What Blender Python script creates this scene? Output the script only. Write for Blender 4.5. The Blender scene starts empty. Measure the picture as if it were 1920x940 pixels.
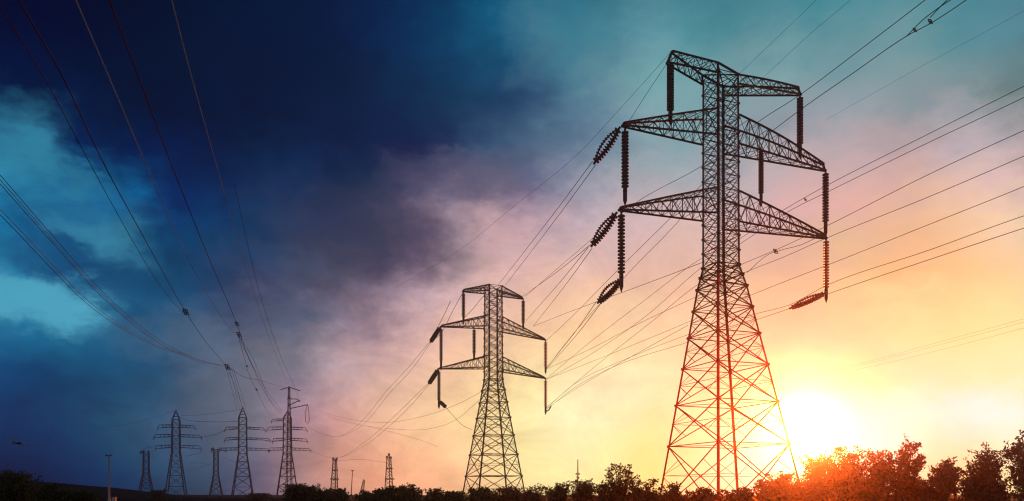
import bpy, math, random
import numpy as np
from mathutils import Vector, Matrix

random.seed(7)
C = bpy.context.scene.collection
R = math.radians

# ------------------------------------------------------------------ camera
F, HY, CAMZ = 1500.0, 930.0, 1.8          # focal length and horizon in photograph pixels, eye height in metres
cam_data = bpy.data.cameras.new('camera')
cam = bpy.data.objects.new('camera', cam_data); C.objects.link(cam)
cam.location = (0, 0, CAMZ); cam.rotation_euler = (R(90), 0, 0)
cam_data.sensor_width = 36; cam_data.lens = 36 * F / 1920
cam_data.shift_y = (HY - 470) / 1920
cam_data.clip_start = .1; cam_data.clip_end = 20000
sc = bpy.context.scene
sc.camera = cam
sc.view_settings.view_transform = 'Standard'; sc.view_settings.look = 'None'
sc.view_settings.exposure = 0; sc.view_settings.gamma = 1; sc.view_settings.use_curve_mapping = False
sc.cycles.use_denoising = True
sc.cycles.max_bounces = 6; sc.cycles.transparent_max_bounces = 8
sc.cycles.volume_bounces = 0; sc.cycles.sample_clamp_indirect = 4
sc.cycles.filter_width = 1.2

# ------------------------------------------------------------------ sun and sky
SUN_AZ = math.atan((1506 - 960) / F)       # bearing east of the view axis
SUN_EL = R(4.6)
sd = bpy.data.lights.new('sun', 'SUN'); sd.energy = 5.0; sd.angle = R(.53); sd.color = (1.0, .11, .012)
sun = bpy.data.objects.new('sun', sd); C.objects.link(sun)
sun_dir = Vector((math.sin(SUN_AZ) * math.cos(SUN_EL), math.cos(SUN_AZ) * math.cos(SUN_EL), math.sin(SUN_EL)))
sun.rotation_euler = (-sun_dir).to_track_quat('-Z', 'Y').to_euler()
sun.location = sun_dir * 300

# colour of the evening sky by direction: (bearing/elevation given through px, py), sRGB
SKY = [
 (0,0,0,17,47),(200,80,0,20,49),(420,80,0,25,54),(600,60,1,29,63),(740,40,5,41,78),(860,30,14,66,102),(960,20,43,102,130),
 (1010,60,64,118,140),(1090,30,57,121,142),(1180,20,68,129,145),(1240,60,94,150,162),(1330,30,74,134,146),(1430,30,81,137,149),(1560,20,81,140,151),
 (1660,60,109,150,157),(1760,30,90,141,151),(1880,20,85,135,149),
 (0,120,0,22,58),(250,180,0,24,54),(450,200,0,27,57),(640,180,3,32,63),(760,160,11,45,78),(860,140,24,62,95),(960,140,48,87,117),
 (1060,160,73,118,140),(1140,120,92,138,153),(1240,140,115,160,167),(1330,140,116,156,163),(1440,110,118,157,163),(1560,140,125,153,161),
 (1700,150,129,151,157),(1850,130,110,138,143),(1910,200,135,144,145),
 (0,205,5,42,87),(0,270,51,132,160),(40,285,43,119,148),(80,310,46,115,145),(140,280,6,56,104),(150,340,29,92,137),(250,260,1,31,72),(240,330,14,66,111),
 (400,300,3,34,74),(560,300,18,40,76),(700,300,28,44,77),(820,280,40,56,90),(900,260,50,72,105),(1000,260,74,98,126),(1100,270,108,130,150),
 (1220,270,142,161,169),(1300,300,158,169,176),(1450,220,145,153,162),(1450,330,198,176,178),(1600,240,170,164,170),(1700,250,176,160,164),(1850,280,196,176,178),(1910,350,222,186,176),
 (0,400,29,102,145),(100,410,29,98,140),(180,440,48,117,152),(30,460,10,75,124),(60,370,19,83,128),(220,470,44,106,140),(300,400,10,62,107),(330,470,20,70,111),(430,420,22,57,98),(540,380,35,55,92),
 (640,400,42,56,86),(740,390,85,78,101),(820,380,126,110,131),(900,380,157,136,150),(960,360,122,114,138),(1040,350,132,130,152),(1130,330,156,158,170),
 (1150,420,208,182,186),(1250,400,212,184,184),(1470,420,226,178,170),(1600,380,230,178,166),(1750,400,240,190,160),(1910,430,246,206,170),
 (30,540,74,151,182),(100,560,79,159,187),(150,580,72,149,177),(60,600,60,138,171),(170,630,34,91,134),(130,500,24,79,126),(210,540,31,81,126),(240,640,36,80,118),(60,500,44,115,155),(300,560,35,80,118),
 (20,660,32,93,136),(100,680,28,79,121),(400,540,48,71,107),(500,520,64,73,104),(600,500,74,76,100),(700,490,92,82,102),(780,470,142,118,136),(860,460,181,154,162),(950,440,200,164,170),
 (660,580,118,105,125),(560,590,95,98,122),(740,560,156,132,147),(830,560,208,172,174),(930,540,220,180,172),(1050,500,230,188,178),(1150,520,238,192,172),(1250,520,242,194,168),
 (1450,520,248,192,152),(1600,500,250,194,146),(1700,520,252,198,140),(1850,500,252,208,152),
 (20,740,14,59,102),(150,740,34,72,109),(300,720,53,83,114),(380,640,75,92,120),(430,650,98,115,137),(500,660,113,112,128),(600,650,157,141,151),(680,660,186,154,156),(560,700,144,129,144),
 (760,680,226,182,166),(860,660,240,192,164),(1000,620,248,202,164),(1100,640,252,214,164),(1200,640,254,224,174),(1450,640,254,230,168),(1600,620,254,226,162),(1700,600,255,226,160),(1850,600,255,228,160),
 (20,830,9,47,87),(120,860,17,51,89),(220,820,47,78,110),(330,800,69,88,115),(430,800,98,99,116),(500,810,133,119,133),(580,780,182,140,148),(660,780,220,168,152),(760,780,246,196,158),
 (860,780,252,210,158),(1000,740,255,236,172),(1100,760,255,242,190),(1200,740,255,240,184),(1420,740,255,247,198),(1600,720,255,243,199),(1750,700,255,240,180),(1900,700,255,242,186),
 (60,920,3,32,62),(240,900,35,59,94),(400,890,74,84,108),(500,890,121,105,122),(600,880,204,148,136),(680,890,234,164,134),(760,890,248,178,138),(850,900,252,190,142),
 (1000,860,255,236,168),(1100,850,255,244,176),(1220,860,255,240,150),(1350,860,255,250,190),(1500,820,255,255,240),(1600,800,255,252,236),(1750,800,255,250,222),(1900,780,255,251,226),(1800,860,255,236,150),
 # above and beyond the frame
 (0,-250,0,18,44),(500,-250,0,23,50),(960,-250,13,52,82),(1400,-250,52,104,121),(1900,-250,61,104,122),
 (-300,0,0,10,44),(-300,350,12,70,120),(-300,600,30,90,140),(-300,880,2,34,70),(2250,0,70,110,125),(2250,350,170,150,140),(2250,650,235,195,140),(2250,880,240,200,140),
 (1490,700,255,245,200),(1850,750,255,250,225),(1540,640,254,232,170),
]
SKYFIX = [[-45,-13,-7],[-45,-7,-4],[-45,-1,4],[-45,-4,0],[-45,-8,-1],[-45,-10,1],[-31,38,40],[25,18,9],[-45,-1,8],[-45,-42,-39],[30,29,30],[-44,-20,-18],[-3,-2,1],[-34,-6,-3],[48,24,20],[-31,-5,-4],[-5,9,15],[-45,-2,5],[-45,7,5],[-45,-9,-11],[-45,-6,-5],[-45,3,4],[-45,8,0],[-27,-41,-24],[-12,2,3],[25,10,6],[-1,17,10],[-6,-6,-3],[18,29,19],[-21,-11,-8],[-36,-6,-9],[-4,1,0],[-45,-36,-45],[-45,-45,-45],[60,60,60],[32,60,50],[60,60,55],[-45,-45,-33],[-1,9,17],[-45,-37,-40],[-45,19,32],[-45,-6,-2],[-45,-5,0],[-45,-10,0],[-45,-45,-27],[-23,2,4],[-11,0,0],[-20,-9,-4],[-6,0,0],[-32,-3,2],[-18,-15,-9],[-1,7,6],[0,11,14],[-10,-16,-9],[32,36,52],[-4,-11,-1],[-28,34,45],[-45,-19,-20],[59,60,58],[-45,-45,-45],[-45,-45,-45],[26,36,19],[-45,-44,-26],[-45,-3,-1],[-45,7,8],[1,3,10],[-45,-13,-7],[-1,1,-9],[15,6,18],[54,50,28],[-45,-45,-28],[-7,1,4],[-2,5,5],[-1,4,7],[13,6,9],[-6,-8,7],[-3,-1,3],[-10,2,-4],[6,22,18],[59,52,41],[10,15,3],[40,60,60],[-45,-10,-10],[-45,-45,-45],[-45,-45,-37],[-45,-45,-45],[-12,10,12],[13,46,51],[-21,13,15],[-28,-10,5],[-45,0,4],[-15,-12,-6],[-3,-9,-6],[13,14,6],[-20,-13,-12],[-8,-11,-4],[-15,0,-2],[19,7,9],[-45,-45,-40],[-32,-12,-3],[3,12,18],[13,13,17],[-7,-3,0],[3,6,8],[-8,-4,-1],[-15,-6,-5],[-45,-6,-6],[-45,0,-4],[0,-14,-13],[0,-12,-13],[-45,-26,-22],[-45,-7,-4],[-40,-7,-2],[-38,-41,-37],[60,60,60],[-29,-31,-39],[60,60,54],[-10,-11,-6],[-35,-14,-2],[11,9,9],[2,-4,-5],[-1,0,0],[0,-7,-17],[0,8,6],[0,-31,-7],[0,-14,-8],[0,11,16],[0,9,3],[-45,0,8],[-45,-4,8],[-20,12,10],[1,8,13],[-10,-14,-20],[-19,12,13],[19,-2,14],[2,2,-3],[8,16,10],[1,7,2],[0,10,3],[0,9,27],[0,2,12],[0,-36,-44],[0,-45,-29],[0,-18,-34],[0,-3,-18],[-45,-27,-25],[-45,-11,0],[-20,0,0],[-45,-26,-2],[34,24,13],[0,-4,-6],[13,3,2],[1,-3,0],[0,9,5],[0,8,14],[0,-9,-23],[0,-24,-4],[0,0,0],[0,0,0],[0,-13,60],[0,33,52],[0,-28,-45],[0,0,0],[0,0,0],[0,0,0],[0,0,0],[0,0,0],[0,0,0],[0,0,0],[0,0,0],[0,0,0],[0,0,0],[0,0,0],[0,0,0],[0,0,0],[0,-45,-24],[0,14,30],[0,-45,-8]]
def s2l(c):
    c = np.asarray(c, float) / 255
    return np.where(c <= .04045, c / 12.92, ((c + .055) / 1.055) ** 2.4)
_ctrl = np.array([s[:2] for s in SKY], float); _col = np.array([s[2:] for s in SKY], float) + np.array(SKYFIX + [[0, 0, 0]] * (len(SKY) - len(SKYFIX)))   # the air in front of the sky adds its own light
def _k(a, b):
    d = np.linalg.norm(a[:, None, :] - b[None, :, :], axis=2) / 100
    return d                                           # biharmonic in 3-D: smooth, little overshoot
_A = np.zeros((len(SKY) + 3,) * 2); _A[:len(SKY), :len(SKY)] = _k(_ctrl, _ctrl) - np.eye(len(SKY)) * .12
_A[:len(SKY), len(SKY):] = np.c_[np.ones(len(SKY)), _ctrl / 1000]; _A[len(SKY):, :len(SKY)] = _A[:len(SKY), len(SKY):].T
_W = np.linalg.solve(_A, np.r_[_col, np.zeros((3, 3))])
def sky_colour(px, py):
    q = np.array([[min(max(px, -300), 2250), min(max(py, -250), 930)]], float)
    v = np.r_[_k(q, _ctrl)[0], 1, q[0] / 1000] @ _W
    return s2l(np.clip(v, 0, 255))

world = bpy.data.worlds.new('World'); sc.world = world; world.use_nodes = True
nt = world.node_tree; nt.nodes.clear()
def nd(t, **kw):
    n = nt.nodes.new(t)
    for k, v in kw.items(): setattr(n, k, v)
    return n
def lk(a, b): nt.links.new(a, b)
def mth(op, a, b=None, c=None):
    n = nd('ShaderNodeMath', operation=op)
    for i, v in enumerate((a, b, c)):
        if v is None: continue
        if isinstance(v, (int, float)): n.inputs[i].default_value = v
        else: lk(v, n.inputs[i])
    return n.outputs[0]
tc = nd('ShaderNodeTexCoord')
vdir = nd('ShaderNodeVectorMath', operation='NORMALIZE'); lk(tc.outputs['Generated'], vdir.inputs[0])
def noise(scale, detail, rough=.55, vec=None, dist=0.0):
    n = nd('ShaderNodeTexNoise'); n.inputs['Scale'].default_value = scale; n.inputs['Detail'].default_value = detail
    n.inputs['Roughness'].default_value = rough; n.inputs['Distortion'].default_value = dist
    lk(vec or vdir.outputs[0], n.inputs['Vector']); return n
# clouds stretch along the horizon
st = nd('ShaderNodeVectorMath', operation='MULTIPLY'); lk(vdir.outputs[0], st.inputs[0]); st.inputs[1].default_value = (1, 1, 1.7)
n1 = noise(4.5, 4, .55, st.outputs[0]); n2 = noise(13, 6, .6, st.outputs[0])
def cen(sock, k): return mth('MULTIPLY', mth('SUBTRACT', sock, .5), k)
s1 = nd('ShaderNodeSeparateColor'); lk(n1.outputs['Color'], s1.inputs[0])
s2 = nd('ShaderNodeSeparateColor'); lk(n2.outputs['Color'], s2.inputs[0])
n4 = noise(34, 8, .62, st.outputs[0], .25); s4 = nd('ShaderNodeSeparateColor'); lk(n4.outputs['Color'], s4.inputs[0])
sep = nd('ShaderNodeSeparateXYZ'); lk(vdir.outputs[0], sep.inputs[0])
az = mth('ARCTAN2', sep.outputs[0], sep.outputs[1])
hor = mth('SQRT', mth('ADD', mth('MULTIPLY', sep.outputs[0], sep.outputs[0]), mth('MULTIPLY', sep.outputs[1], sep.outputs[1])))
w = mth('DIVIDE', sep.outputs[2], mth('MAXIMUM', hor, .02))
# the drifting edges of the cloud: less near the clear horizon
amp = nd('ShaderNodeMapRange'); lk(w, amp.inputs[0]); amp.inputs[1].default_value = .02; amp.inputs[2].default_value = .22
amp.inputs[3].default_value = .25; amp.inputs[4].default_value = 1
az2 = mth('ADD', az, mth('MULTIPLY', mth('ADD', cen(s1.outputs[0], .05), mth('ADD', cen(s2.outputs[0], .08), cen(s4.outputs[0], .065))), amp.outputs[0]))
w2 = mth('ADD', w, mth('MULTIPLY', mth('ADD', cen(s1.outputs[1], .04), mth('ADD', cen(s2.outputs[1], .06), cen(s4.outputs[1], .05))), amp.outputs[0]))
az01 = mth('MULTIPLY_ADD', az2, 1 / (2 * math.pi), .5)
ROWS = [0, .025, .055, .09, .13, .17, .21, .25, .29, .335, .385, .44, .5, .57, .68]
AZS = [R(v) for v in np.linspace(-37, 37, 28)]
prev = None
for i, wr in enumerate(ROWS):
    rp = nd('ShaderNodeValToRGB'); cr = rp.color_ramp; cr.interpolation = 'LINEAR'
    stops = [(0.5 + a / (2 * math.pi), sky_colour(960 + F * math.tan(a), HY - F * wr / math.cos(a))) for a in AZS]
    back = s2l((216, 142, 126)) * (2.2 - 1.5 * min(1, wr / .68))      # rosy glow added to the unseen sky behind, front-lighting red steel and leaves
    stops = [(.20, back)] + stops + [(.68, s2l((150, 120, 100))), (.80, back)]
    e = cr.elements
    e[0].position = stops[0][0]; e[1].position = stops[-1][0]
    for pos, _c in stops[1:-1]: e.new(pos)
    for el, (pos, c) in zip(e, stops): el.position = pos; el.color = (*c, 1)
    lk(az01, rp.inputs[0])
    if prev is None: prev = rp.outputs[0]
    else:
        mr = nd('ShaderNodeMapRange'); lk(w2, mr.inputs[0]); mr.inputs[1].default_value = ROWS[i - 1]; mr.inputs[2].default_value = wr
        mx = nd('ShaderNodeMix', data_type='RGBA'); lk(mr.outputs[0], mx.inputs[0]); lk(prev, mx.inputs[6]); lk(rp.outputs[0], mx.inputs[7])
        prev = mx.outputs[2]
# billows: light and dark within the cloud, strongest to the stormy side
n3 = noise(10, 12, .70, st.outputs[0], .6)
hi = nd('ShaderNodeMapRange'); lk(w, hi.inputs[0]); hi.inputs[1].default_value = .36; hi.inputs[2].default_value = .54; hi.inputs[3].default_value = 1; hi.inputs[4].default_value = .3
side = nd('ShaderNodeMapRange'); lk(az, side.inputs[0]); side.inputs[1].default_value = R(-12); side.inputs[2].default_value = R(22)
side.inputs[3].default_value = .95; side.inputs[4].default_value = .16
bil = mth('ADD', 1.0, mth('MULTIPLY', cen(n3.outputs[0], 1.5), mth('MULTIPLY', hi.outputs[0], side.outputs[0])))
bm = nd('ShaderNodeVectorMath', operation='SCALE'); lk(prev, bm.inputs[0]); lk(bil, bm.inputs[3])
# the glow of the low sun
dt = nd('ShaderNodeVectorMath', operation='DOT_PRODUCT'); lk(vdir.outputs[0], dt.inputs[0])
g_el = R(3.7); dt.inputs[1].default_value = (math.sin(SUN_AZ) * math.cos(g_el), math.cos(SUN_AZ) * math.cos(g_el), math.sin(g_el))
ang = mth('ARCCOSINE', mth('MINIMUM', dt.outputs['Value'], 1.0))
def lobe(sig, col, k):
    x = mth('DIVIDE', ang, R(sig)); g = mth('MULTIPLY', mth('EXPONENT', mth('MULTIPLY', mth('MULTIPLY', x, x), -1)), k)
    v = nd('ShaderNodeVectorMath', operation='SCALE'); v.inputs[0].default_value = col; lk(g, v.inputs[3]); return v.outputs[0]
def vadd(a, b):
    v = nd('ShaderNodeVectorMath', operation='ADD'); lk(a, v.inputs[0]); lk(b, v.inputs[1]); return v.outputs[0]
tot = vadd(bm.outputs[0], vadd(lobe(.7, (1, .97, .92), .6), lobe(5.5, (.02, .03, 1.0), .12)))
# ragged holes where the clear evening blue shows through the storm cloud
def gap(px, py, rx, ry, col, soft, k, tilt=0.0):
    a0 = math.atan((px - 960) / F); w0 = (HY - py) / F * math.cos(a0); ra = rx / F * math.cos(a0) ** 2; rw = ry / F * math.cos(a0)
    jx = mth('ADD', az, mth('ADD', cen(s2.outputs[0], .10), cen(s4.outputs[0], .06)))
    jy = mth('ADD', w, mth('ADD', cen(s2.outputs[1], .08), cen(s4.outputs[1], .045)))
    dx = mth('DIVIDE', mth('SUBTRACT', jx, a0), ra); dy = mth('ADD', mth('DIVIDE', mth('SUBTRACT', jy, w0), rw), mth('MULTIPLY', dx, tilt))
    r_ = mth('SQRT', mth('ADD', mth('MULTIPLY', dx, dx), mth('MULTIPLY', dy, dy)))
    mr_ = nd('ShaderNodeMapRange', interpolation_type='SMOOTHSTEP'); lk(r_, mr_.inputs[0]); mr_.inputs[1].default_value = 1 - soft; mr_.inputs[2].default_value = 1 + soft * .6
    mr_.inputs[3].default_value = k; mr_.inputs[4].default_value = 0
    global tot
    mx_ = nd('ShaderNodeMix', data_type='RGBA'); lk(mr_.outputs[0], mx_.inputs[0]); lk(tot, mx_.inputs[6]); mx_.inputs[7].default_value = (*s2l(col), 1); tot = mx_.outputs[2]
gap(180, 500, 210, 48, (6, 62, 108), .5, .55, .5)          # darker bank over the bright hole
gap(690, 430, 205, 82, (46, 54, 84), .7, .7, .5)       # the mauve belly of the storm cloud
gap(850, 330, 130, 52, (62, 70, 100), .8, .5, .2)
gap(55, 566, 110, 46, (78, 166, 194), .42, .85)
gap(60, 300, 130, 30, (50, 134, 164), .7, .6, .8)
gap(175, 448, 95, 26, (58, 136, 168), .8, .5, .9)
gap(350, 640, 130, 40, (96, 122, 146), .9, .35, .3)
bg = nd('ShaderNodeBackground'); lk(tot, bg.inputs[0]); bg.inputs[1].default_value = 1.0
# clear air behind the cloud
sk = nd('ShaderNodeTexSky', sky_type='NISHITA'); sk.sun_disc = False; sk.sun_elevation = SUN_EL; sk.sun_rotation = SUN_AZ
sk.dust_density = 2.0
bg2 = nd('ShaderNodeBackground'); lk(sk.outputs[0], bg2.inputs[0]); bg2.inputs[1].default_value = .05
mixs = nd('ShaderNodeMixShader'); mixs.inputs[0].default_value = .015; lk(bg.outputs[0], mixs.inputs[1]); lk(bg2.outputs[0], mixs.inputs[2])
wo = nd('ShaderNodeOutputWorld'); lk(mixs.outputs[0], wo.inputs[0])
world.cycles.sampling_method = 'MANUAL'; world.cycles.sample_map_resolution = 512

# ------------------------------------------------------------------ helpers
def P(px, py, Y): return Vector(((px - 960) / F * Y, Y, CAMZ + (HY - py) / F * Y))

class MB:
    def __init__(s): s.v = []; s.f = []; s.n = 0
    def bar(s, p, q, wd, up=None):
        p = Vector(p); q = Vector(q); d = q - p
        if d.length < 1e-6: return
        d.normalize(); a = d.orthogonal() if abs(d.z) > .9 else d.cross(Vector((0, 0, 1)))
        a.normalize(); b = d.cross(a); h = wd / 2; i = s.n
        for o in (p, q):
            for sx, sy in ((-1, -1), (1, -1), (1, 1), (-1, 1)): s.v.append(o + a * (sx * h) + b * (sy * h))
        s.n += 8
        s.f += [(i, i+1, i+5, i+4), (i+1, i+2, i+6, i+5), (i+2, i+3, i+7, i+6), (i+3, i, i+4, i+7), (i+3, i+2, i+1, i), (i+4, i+5, i+6, i+7)]
    def angle(s, p, q, wd, inward):
        # rolled angle section: two thin flanges
        p = Vector(p); q = Vector(q); d = (q - p).normalized()
        a = (Vector(inward) - d * d.dot(Vector(inward))).normalized(); b = d.cross(a); t = wd * .14
        e1 = (a + b).normalized(); e2 = (a - b).normalized()
        for e, o in ((e1, e2), (e2, e1)):
            i = s.n
            for c in (p, q):
                s.v += [c, c + e * wd, c + e * wd + o * t, c + o * t]
            s.n += 8
            s.f += [(i, i+1, i+5, i+4), (i+1, i+2, i+6, i+5), (i+2, i+3, i+7, i+6), (i+3, i, i+4, i+7), (i+3, i+2, i+1, i), (i+4, i+5, i+6, i+7)]
    def tube(s, pts, r, k=6, caps=True):
        n = len(pts); base = s.n
        rr = r if isinstance(r, (list, tuple)) else [r] * n
        prev = None
        for j, p in enumerate(pts):
            d = (Vector(pts[min(j + 1, n - 1)]) - Vector(pts[max(j - 1, 0)])).normalized()
            a = (prev - d * prev.dot(d)) if prev is not None else d.orthogonal()
            a.normalize(); prev = a; b = d.cross(a)
            for m in range(k):
                t = 2 * math.pi * m / k
                s.v.append(Vector(p) + (a * math.cos(t) + b * math.sin(t)) * rr[j])
        s.n += n * k
        for j in range(n - 1):
            for m in range(k):
                s.f.append((base + j*k + m, base + j*k + (m+1) % k, base + (j+1)*k + (m+1) % k, base + (j+1)*k + m))
        if caps:
            s.f.append(tuple(base + m for m in reversed(range(k)))); s.f.append(tuple(base + (n-1)*k + m for m in range(k)))
    def box(s, c, size, rz=0):
        i = s.n; c = Vector(c); cz, sz = math.cos(rz), math.sin(rz)
        for z in (-.5, .5):
            for x, y in ((-.5, -.5), (.5, -.5), (.5, .5), (-.5, .5)):
                X, Y = x * size[0], y * size[1]
                s.v.append(c + Vector((X*cz - Y*sz, X*sz + Y*cz, z * size[2])))
        s.n += 8
        s.f += [(i, i+1, i+5, i+4), (i+1, i+2, i+6, i+5), (i+2, i+3, i+7, i+6), (i+3, i, i+4, i+7), (i+3, i+2, i+1, i), (i+4, i+5, i+6, i+7)]
    def build(s, name, mat, parent=None, smooth=False):
        me = bpy.data.meshes.new(name); me.from_pydata([tuple(v) for v in s.v], [], s.f); me.materials.append(mat)
        if smooth: me.polygons.foreach_set('use_smooth', [True] * len(me.polygons))
        o = bpy.data.objects.new(name, me); C.objects.link(o)
        if parent is not None:
            o.parent = parent
            me.transform(Matrix.Translation(-parent.location)) if parent.get('_world') else None
        return o
def tag(o, label, cat, group=None, kind=None):
    o['label'] = label; o['category'] = cat
    if group: o['group'] = group
    if kind: o['kind'] = kind
    return o
def thing(name, label, cat, loc, group=None):
    o = bpy.data.objects.new(name, None); C.objects.link(o); o.location = loc; o.empty_display_size = .3
    o['_world'] = True
    return tag(o, label, cat, group)
def struct(name, mb, mat):
    o = mb.build(name, mat); o['kind'] = 'structure'; return o

# ------------------------------------------------------------------ materials
def mat(name, col, rough=.6, metal=0, var=.25, scale=6.0, col2=None, bump=0):
    m = bpy.data.materials.new(name); m.use_nodes = True; t = m.node_tree; b = t.nodes['Principled BSDF']
    b.inputs['Roughness'].default_value = rough; b.inputs['Metallic'].default_value = metal
    tcn = t.nodes.new('ShaderNodeTexCoord'); nz = t.nodes.new('ShaderNodeTexNoise'); nz.inputs['Scale'].default_value = scale; nz.inputs['Detail'].default_value = 5
    t.links.new(tcn.outputs['Object'], nz.inputs['Vector'])
    rp = t.nodes.new('ShaderNodeValToRGB'); c2 = col2 or tuple(min(1, c * (1 + var)) for c in col); c1 = col if col2 else tuple(c * (1 - var) for c in col)
    rp.color_ramp.elements[0].position = .35; rp.color_ramp.elements[1].position = .68
    rp.color_ramp.elements[0].color = (*c1, 1); rp.color_ramp.elements[1].color = (*c2, 1)
    t.links.new(nz.outputs[0], rp.inputs[0]); t.links.new(rp.outputs[0], b.inputs['Base Color'])
    if bump:
        bp = t.nodes.new('ShaderNodeBump'); bp.inputs['Strength'].default_value = bump; t.links.new(nz.outputs[0], bp.inputs['Height']); t.links.new(bp.outputs[0], b.inputs['Normal'])
    return m
M_STEEL = mat('weathered_steel', (.008, .008, .010), .8, 0, .3, 3)
M_STEEL_HAZED = mat('haze_blue_steel_far', (.008, .018, .036), .9, 0, .2, 1)  # blue of the distance haze put into the base colour
M_WIRE = mat('blackened_conductor', (.004, .004, .006), 1, 0, .2, 2)
M_WIRE_PALE = mat('pale_blue_tinted_conductor', (.07, .22, .36), .9, 0, .15, 2)  # blue put into the base colour to offset orange sunlight on the wires
M_PORC = mat('dark_porcelain', (.010, .008, .009), .7, 0, .3, 4)
M_PORC_SUN_RED = mat('sun_red_porcelain', (.30, .040, .022), .3, 0, .25, 4)  # red of the sun's glow put into the porcelain colour
M_CONC = mat('concrete', (.28, .27, .25), .9, 0, .25, 5, bump=.3)
M_PAINTPOLE = mat('galvanised_pole', (.05, .13, .19), .45, .5, .15, 4)
M_CAB = mat('pale_cabinet_paint', (.07, .17, .24), .7, 0, .1, 3)
M_BIRD = mat('dark_feathers', (.02, .025, .03), .8, 0, .3, 20)
M_BARK = mat('bark', (.055, .040, .030), .9, 0, .4, 8, bump=.5)
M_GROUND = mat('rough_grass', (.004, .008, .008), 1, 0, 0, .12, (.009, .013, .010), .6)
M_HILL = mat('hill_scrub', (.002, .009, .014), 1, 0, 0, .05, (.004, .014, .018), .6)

for m_ in (M_PORC, M_STEEL, M_STEEL_HAZED, M_WIRE, M_WIRE_PALE): m_.node_tree.nodes['Principled BSDF'].inputs['Specular IOR Level'].default_value = .08
for m_ in (M_HILL, M_GROUND): m_.node_tree.nodes['Principled BSDF'].inputs['Specular IOR Level'].default_value = 0
def red_leg_mat():
    # strong red on the lower legs, giving way unevenly upwards to the dark body
    m = M_STEEL.copy(); m.name = 'red_lower_steel'; t = m.node_tree; b = t.nodes['Principled BSDF']
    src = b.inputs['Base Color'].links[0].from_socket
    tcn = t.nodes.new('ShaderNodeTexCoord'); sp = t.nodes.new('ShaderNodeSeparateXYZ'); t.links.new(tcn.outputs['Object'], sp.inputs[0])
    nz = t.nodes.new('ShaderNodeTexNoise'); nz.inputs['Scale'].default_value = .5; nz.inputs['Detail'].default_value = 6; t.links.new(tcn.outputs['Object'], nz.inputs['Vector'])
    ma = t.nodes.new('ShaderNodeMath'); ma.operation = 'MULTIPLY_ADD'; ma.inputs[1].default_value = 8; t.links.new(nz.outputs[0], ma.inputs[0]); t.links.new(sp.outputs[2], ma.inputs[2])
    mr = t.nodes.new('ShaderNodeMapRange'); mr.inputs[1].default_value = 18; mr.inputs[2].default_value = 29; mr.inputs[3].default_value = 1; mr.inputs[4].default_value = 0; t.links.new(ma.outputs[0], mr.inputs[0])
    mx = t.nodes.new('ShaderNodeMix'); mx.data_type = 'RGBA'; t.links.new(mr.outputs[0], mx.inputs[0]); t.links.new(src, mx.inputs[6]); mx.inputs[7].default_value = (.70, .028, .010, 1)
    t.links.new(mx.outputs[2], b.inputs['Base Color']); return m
M_RED_LEG = red_leg_mat()
def leaf_mat(name, c1, c2, trans):
    m = bpy.data.materials.new(name); m.use_nodes = True; t = m.node_tree; t.nodes.clear()
    out = t.nodes.new('ShaderNodeOutputMaterial'); geo = t.nodes.new('ShaderNodeNewGeometry')
    rp = t.nodes.new('ShaderNodeValToRGB'); rp.color_ramp.elements[0].color = (*c1, 1); rp.color_ramp.elements[1].color = (*c2, 1)
    t.links.new(geo.outputs['Random Per Island'], rp.inputs[0])
    d = t.nodes.new('ShaderNodeBsdfDiffuse'); tr = t.nodes.new('ShaderNodeBsdfTranslucent'); mx = t.nodes.new('ShaderNodeMixShader'); mx.inputs[0].default_value = trans
    t.links.new(rp.outputs[0], d.inputs[0]); t.links.new(rp.outputs[0], tr.inputs[0])
    t.links.new(d.outputs[0], mx.inputs[1]); t.links.new(tr.outputs[0], mx.inputs[2]); t.links.new(mx.outputs[0], out.inputs[0])
    return m
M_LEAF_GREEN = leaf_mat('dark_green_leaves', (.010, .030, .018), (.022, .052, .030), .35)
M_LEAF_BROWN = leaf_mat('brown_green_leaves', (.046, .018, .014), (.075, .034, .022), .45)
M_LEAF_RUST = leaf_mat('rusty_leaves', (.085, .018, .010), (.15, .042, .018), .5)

# ------------------------------------------------------------------ ground and hill
g = MB(); gx, gy = 61, 71                            # level field that swells gently to the skyline
for j in range(gy):
    for i in range(gx):
        x = -900 + 1800 * i / (gx - 1); y = -60 + 670 * j / (gy - 1)
        t = min(1, max(0, (y - 470) / 130)); g.v.append(Vector((x, y, 2.4 * t * t * (3 - 2 * t) + (random.random() - .5) * .35 * t)))
g.n = len(g.v)
for j in range(gy - 1):
    for i in range(gx - 1): a = j * gx + i; g.f.append((a, a + 1, a + gx + 1, a + gx))
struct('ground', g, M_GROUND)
h = MB(); nx, ny = 90, 16
rng = random.Random(3)
ridge = [(-120, 897), (0, 900), (60, 903), (92, 905.5), (153, 911), (203, 918.6), (240, 927), (262, 930.6), (300, 931.5), (340, 933)]
def ridge_z(x, Y):
    px = 960 + x / Y * F; pys = np.interp(px, [r[0] for r in ridge], [r[1] for r in ridge]); return max(0, CAMZ + (HY - pys) / F * Y - .2)
for j in range(ny):
    for i in range(nx):
        t = j / (ny - 1); Yc = 330; x = -330 + (i / (nx - 1)) * 240; Y = Yc - 90 + 180 * t
        zz = ridge_z(x, Yc) * math.sin(math.pi * min(1, max(0, t))) ** .8
        zz += (rng.random() - .5) * .5 * (1 if 0 < j < ny - 1 and zz > .3 else 0)
        h.v.append(Vector((x, Y, zz + .02 if 0 < t < 1 else -.3)))
h.n = len(h.v)
for j in range(ny - 1):
    for i in range(nx - 1): a = j * nx + i; h.f.append((a, a + 1, a + nx + 1, a + nx))
struct('hill', h, M_HILL)

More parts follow.
